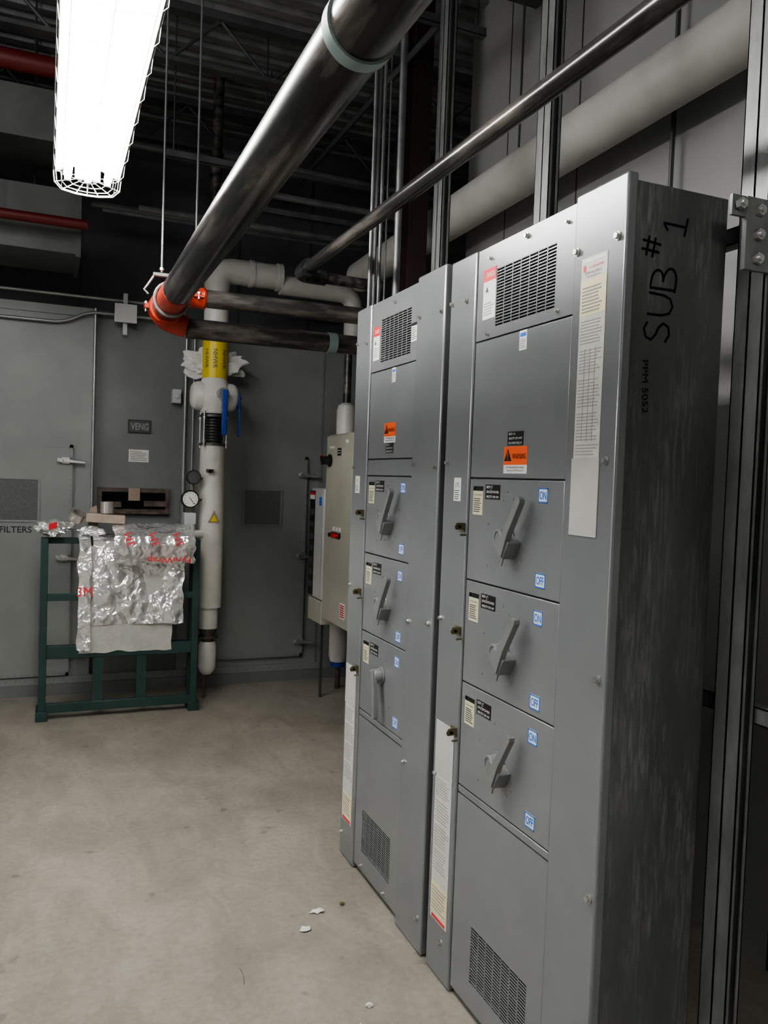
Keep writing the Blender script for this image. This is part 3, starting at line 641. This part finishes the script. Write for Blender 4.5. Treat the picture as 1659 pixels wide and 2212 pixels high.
mkobj('end_collar',MB().cyl((1.30,RY,3.02),(1.33,RY,3.02),.095,insuld,28),t)
mkobj('horizontal_section',MB().tube(fillet([(1.53,RY,2.97),(2.10,RY,2.97),(2.10,RY,2.62)],.12,8),.07,insuld,24),t)
for (x,z) in ((.915,1.415),(.935,1.565)):
    rr=.062 if z<1.5 else .05
    mb=MB().lathe((x,RY-.09,z),(0,-1,0),[(0,.02),(0,rr),(.03,rr),(.035,rr*.96),(.035,rr*.85),(.03,rr*.84)],black,28)
    if z<1.5:
        mb.cyl((x,RY-.1205,z),(x,RY-.1215,z),rr*.84,gaugew,28)
        for i in range(11):
            a=math.radians(-135+i*27);mb.obox((x+.042*math.sin(a),RY-.1225,z+.042*math.cos(a)),(math.sin(a),0,math.cos(a)),(math.cos(a),0,-math.sin(a)),(0,1,0),.006,.0012,.0004,black)
        mb.obox((x+.01,RY-.123,z-.012),(.6,0,-.8),(.8,0,.6),(0,1,0),.03,.0018,.0005,black)
    else: mb.cyl((x,RY-.1205,z),(x,RY-.1215,z),rr*.84,rodm,28)
    mb.cyl((x,RY-.08,z),(x,RY-.08,z-.1),.008,brass,8);mb.cyl((x,RY-.08,z-.02),(RX-.05,RY-.03,z-.0),.008,brass,8)
    mkobj('pressure_gauge',mb,t)
mb=MB().box(.88,.96,RY-.1,RY-.02,1.24,1.32,ltgrey).tube(fillet([(.93,RY-.07,1.25),(.93,RY-.07,1.17),(1.02,RY-.04,1.17)],.05),.028,insulw,14);mkobj('sensor_box',mb,t,.004)
mkobj('flow_arrow_label',MB().polyplate([(1.045,RY-.088,1.255),(1.125,RY-.088,1.255),(1.085,RY-.088,1.34)],(0,-.004,0),cardb).polyplate([(1.06,RY-.0925,1.262),(1.11,RY-.0925,1.262),(1.085,RY-.0925,1.31)],(0,-.001,0),yell),t)
mkobj('pipe_stub',MB().cyl((1.045,RY-.06,1.61),(1.045,RY-.12,1.61),.012,brass,10).box(1.02,1.07,RY-.12,RY-.1,1.6,1.625,rust),t)
def blob(c,sx,sy,sz,m,seed,amt=.35,sub=4):
    bm=bmesh.new();bmesh.ops.create_icosphere(bm,subdivisions=sub,radius=1)
    for v in bm.verts:
        n=noise.turbulence(v.co*1.7+V((seed,seed*2,0)),4,False);v.co*=1+amt*n*1.3
        v.co=V((v.co.x*sx+c[0],v.co.y*sy+c[1],v.co.z*sz+c[2]))
    mb=MB();vs=[v.co.copy() for v in bm.verts];fs=[[w.index for w in f.verts] for f in bm.faces];mb.add(vs,fs,m);bm.free();return mb
mkobj('loose_insulation',blob((1.08,RY+.06,2.37),.18,.055,.09,fluff,3,.6),t)
t=thing('insulated_riser',(2.07,5.75,0),'short white insulated vertical pipe with blue bottom band','insulated pipe')
mkobj('insulated_section',MB().lathe((2.07,5.75,0),(0,0,1),[(.2,.03),(.21,.06),(.25,.072),(2.10,.072),(2.14,.062),(2.16,.03)],insulw,28),t)
mkobj('blue_band',MB().cyl((2.07,5.75,.17),(2.07,5.75,.205),.055,bluem,24).cyl((2.07,5.75,0),(2.07,5.75,.17),.02,rust,12),t)
mkobj('bare_pipe',MB().cyl((2.07,5.75,2.15),(2.07,5.75,2.6),.03,steelx,16),t)

# ---------------------------------------------------------------- control cabinet + motor drive (face -X)
t=thing('control_cabinet',(1.85,4.965,0),'beige wall-type control cabinet with black rotary disconnect','control cabinet')
cab=mkobj('enclosure',MB().box(1.765,1.95,4.70,5.235,.63,1.885,beige),t,.008)
dr=mkobj('cabinet_door',MB().box(1.75,1.764,4.71,5.225,.64,1.875,beige),t,.006)
mb=MB().lathe((1.75,5.14,1.71),(-1,0,0),[(0,.042),(.012,.042),(.014,.03),(.05,.028),(.055,.02)],black,20).obox((1.69,5.14,1.71),(0,.5,.86),(0,.86,-.5),(1,0,0),.03,.01,.008,black).cyl((1.705,5.14,1.738),(1.69,5.14,1.738),.006,red,8);mkobj('disconnect_knob',mb,t)
for i,(y,m_) in enumerate(((5.03,black),(4.97,red),(4.91,red))):
    mb=MB();mb.cyl((1.75,y,1.222),(1.735,y,1.222),.02,black,16);mb.cyl((1.735,y,1.222),(1.715,y,1.222),.014,m_,14);mb.box(1.748,1.75,y-.018,y+.018,1.25,1.275,white)
    mkobj('push_button',mb,t)
mb=MB().box(1.7485,1.75,4.93,5.0,1.74,1.79,black);mb.box(1.747,1.7485,4.94,4.99,1.772,1.776,white);mb.box(1.747,1.7485,4.945,4.985,1.755,1.759,white);mb.box(1.7485,1.75,5.06,5.16,1.79,1.805,white);mb.box(1.7485,1.75,4.80,4.85,1.82,1.84,white);mkobj('nameplate',mb,t)
mb=MB().box(1.7485,1.75,4.77,4.86,.70,.80,white);
for i in range(6): mb.box(1.7475,1.7485,4.78,4.85,.71+i*.014,.718+i*.014,red)
mkobj('warning_label',mb,t)
for y in (4.74,5.0): mkobj('support_strut',MB().box(1.951,1.99,y-.02,y+.02,0,1.95,strutm),t)
t=thing('motor_drive',(1.85,5.43,0),'tall narrow grey motor drive with dark keypad','motor drive')
mkobj('enclosure',MB().box(1.765,1.95,5.29,5.58,.745,1.52,ltgrey),t,.01)
mb=MB().box(1.755,1.766,5.46,5.575,.76,1.50,black).box(1.755,1.766,5.30,5.455,.76,1.50,ltgrey);
mb.box(1.752,1.755,5.47,5.565,1.44,1.47,white).box(1.752,1.755,5.48,5.56,1.47,1.49,red)
for i in range(7): mb.box(1.752,1.755,5.475,5.56,.82+i*.085,.86+i*.085,ink)
mb.box(1.7535,1.755,5.31,5.36,1.40,1.46,blue);mkobj('front_cover',mb,t)
mkobj('wiring_box',MB().box(1.76,1.95,5.27,5.57,.58,.74,beige),t,.006)
mkobj('support_leg',MB().box(1.86,1.875,5.54,5.56,0,.59,rodm),t)

# ---------------------------------------------------------------- cart
t=thing('equipment_cart',(.475,5.5,0),'dark green steel frame cart draped with foil insulation','cart')
for x in (0,.94):
    for y in (5.48,5.60): mkobj('leg',MB().box(x-.022,x+.022,y-.022,y+.022,.05,1.15,cartm),t,.003)
    mkobj('foot',MB().box(x-.035,x+.035,5.44,5.63,0,.06,cartm),t,.003)
def rail(x0,x1,y0,y1,z,h=.035): mkobj('rail',MB().box(x0,x1,y0,y1,z-h,z+h,cartm),t,.003)
for z,h in ((.78,.022),(.43,.04),(.075,.03)): rail(0,.94,5.465,5.495,z,h)
for z in (.43,1.13): rail(0,.94,5.588,5.612,z,.02)
for x in (0,.94):
    for z in (.43,1.13): rail(x-.018,x+.018,5.48,5.60,z,.02)
for x in (.33,.60): mkobj('upright_bar',MB().box(x-.03,x+.03,5.47,5.49,.08,.43,cartm),t)
def sheet(x0,x1,z0,z1,yb,amp,seed,m,nx=46,nz=56,curl=0,topfold=0,extra=None):
    vs=[];fs=[]
    for j in range(nz+1):
        for i in range(nx+1):
            u=i/nx;v=j/nz;x=x0+(x1-x0)*u;z=z1-(z1-z0)*v
            e=.016*noise.noise(V((u*6,seed,v*6)));
            n=.8*noise.turbulence(V((x*3,seed,z*3)),2,False)+.45*abs(noise.noise(V((x*11,seed,z*7))))+.1*abs(noise.noise(V((x*30,seed+4,z*22))))
            y=yb-amp*n-curl*math.sin(math.pi*v)
            if i in(0,nx): x+=e
            if j in(0,nz): z+=e
            if topfold and v<topfold: y+=(topfold-v)/topfold*.2
            vs.append((x,y,z))
    for j in range(nz):
        for i in range(nx): a=j*(nx+1)+i;fs.append((a,a+nx+1,a+nx+2,a+1))
    mb=MB();mb.add(vs,fs,m)
    if extra: extra(mb)
    return mb
single('insulation_sheet',sheet(.21,.79,.42,1.10,5.458,.004,1,foilb),'matte grey insulation blanket hanging on green cart','insulation sheet')
def prt(mb): mb.text('3M',(.238,5.415,.82),XP,ZU,.09,.06,red)
single('insulation_sheet',sheet(.20,.275,.44,1.17,5.436,.012,5,foil,14,56,topfold=.05,extra=prt),'narrow strip of silver foil blanket with red lettering','foil insulation sheet')
single('insulation_sheet',sheet(.29,.855,.60,1.17,5.445,.05,9,foil,60,70,topfold=.05),'crinkled silver foil insulation blanket draped over cart','foil insulation sheet')
def prt2(mb):
    mb.text('FyreWrap',(.735,5.27,1.04),V((-1,0,0)),V((0,0,-1)),.27,.05,red,.01)
    for i in range(3):
        mb.text('3M',(.49+i*.15,5.27,1.165),V((-.3,0,.95)).normalized(),V((-.95,0,-.3)).normalized(),.085,.05,red)
single('insulation_sheet',sheet(.40,.905,1.00,1.25,5.365,.035,13,foil,50,30,curl=.05,topfold=.25,extra=prt2),'folded silver foil insulation roll with red printing','foil insulation sheet')
fs_=single('foil_scrap',blob((.045,5.53,1.215),.10,.07,.045,foil,5,.5),'crumpled piece of silver foil wrap on cart top','foil scrap','foil scraps');
mkobj('red_label',MB().obox((.045,5.42,1.235),(1,0,.3),(0,1,0),(0,-.3,1),.025,.002,.02,red),fs_)
single('foil_scrap',blob((.29,5.585,1.19),.075,.03,.03,foil,6,.5),'crumpled piece of silver foil wrap on cart top','foil scrap','foil scraps')
def roll(c,ax,r,w,lab):
    mb=MB().lathe(V(c)-V(ax).normalized()*w/2,ax,[(0,r*.6),(0,r),(w,r),(w,r*.6),(0,r*.6)],tape,28);single('tape_roll',mb,lab,'tape roll','foil tape rolls')
roll((.185,5.60,1.29),(.4,-.5,.9),.05,.06,'roll of silver foil tape lying tilted');roll((.37,5.55,1.35),(0,0,1),.042,.075,'roll of silver foil tape standing upright')
mb=MB().obox((.36,5.55,1.28),(1,0,-.05),(0,1,0),(.05,0,1),.12,.055,.028,copper);single('cardboard_box',mb,'small coppery brown box lying on cart','box',bevel=.003)
mb=MB().polyplate([(.25,5.625,1.15),(.33,5.625,1.15),(.31,5.63,1.36),(.27,5.63,1.34)],(0,.01,0),cardb);single('cardboard_flap',mb,'torn brown cardboard piece standing on cart','cardboard')

# ---------------------------------------------------------------- floor debris
for i,(x,y,s) in enumerate(((.95,2.76,.024),(.87,2.66,.02),(.93,2.2,.012),(.87,2.12,.009))):
    single('paper_scrap',blob((x,y,.006),s,s*.6,.006,white,i+1,.6,2),'small torn white scrap on concrete floor','scrap','floor scraps')
single('loose_nut',MB().cyl((1.05,2.78,0),(1.05,2.78,.008),.009,brass,6),'small dark metal nut on concrete floor','nut')
single('wire_offcut',MB().tube([(.60+.008*math.sin(i*.5),2.43+.018*i,.0015) for i in range(6)],.0009,rodm,5),'short thin dark wire offcut on floor','wire')

# ---------------------------------------------------------------- world, camera
w=bpy.data.worlds.new('World');SC.world=w;w.use_nodes=True
w.node_tree.nodes['Background'].inputs[0].default_value=(.5,.55,.6,1);w.node_tree.nodes['Background'].inputs[1].default_value=.03
f=1750.;th=math.atan(732/1750.);ph=math.atan(68/1750.);ro=math.atan(.036)
Fw=V((math.sin(th),math.cos(th),0));Rv=V((math.cos(th),-math.sin(th),0))
c=Fw*math.cos(ph)-ZU*math.sin(ph);d=-Fw*math.sin(ph)-ZU*math.cos(ph)
right=Rv*math.cos(ro)-d*math.sin(ro);down=Rv*math.sin(ro)+d*math.cos(ro)
M=Matrix((right,-down,-c)).transposed().to_4x4();M.translation=V((0,0,1.59))
cd=bpy.data.cameras.new('camera');cam=bpy.data.objects.new('camera',cd);COL.objects.link(cam);cam.matrix_world=M
cd.sensor_fit='VERTICAL';cd.sensor_height=24;cd.lens=24*f/2212.;cd.clip_start=.02
SC.camera=cam
try: SC.view_settings.look='AgX - Medium High Contrast'
except Exception as e: print(e)
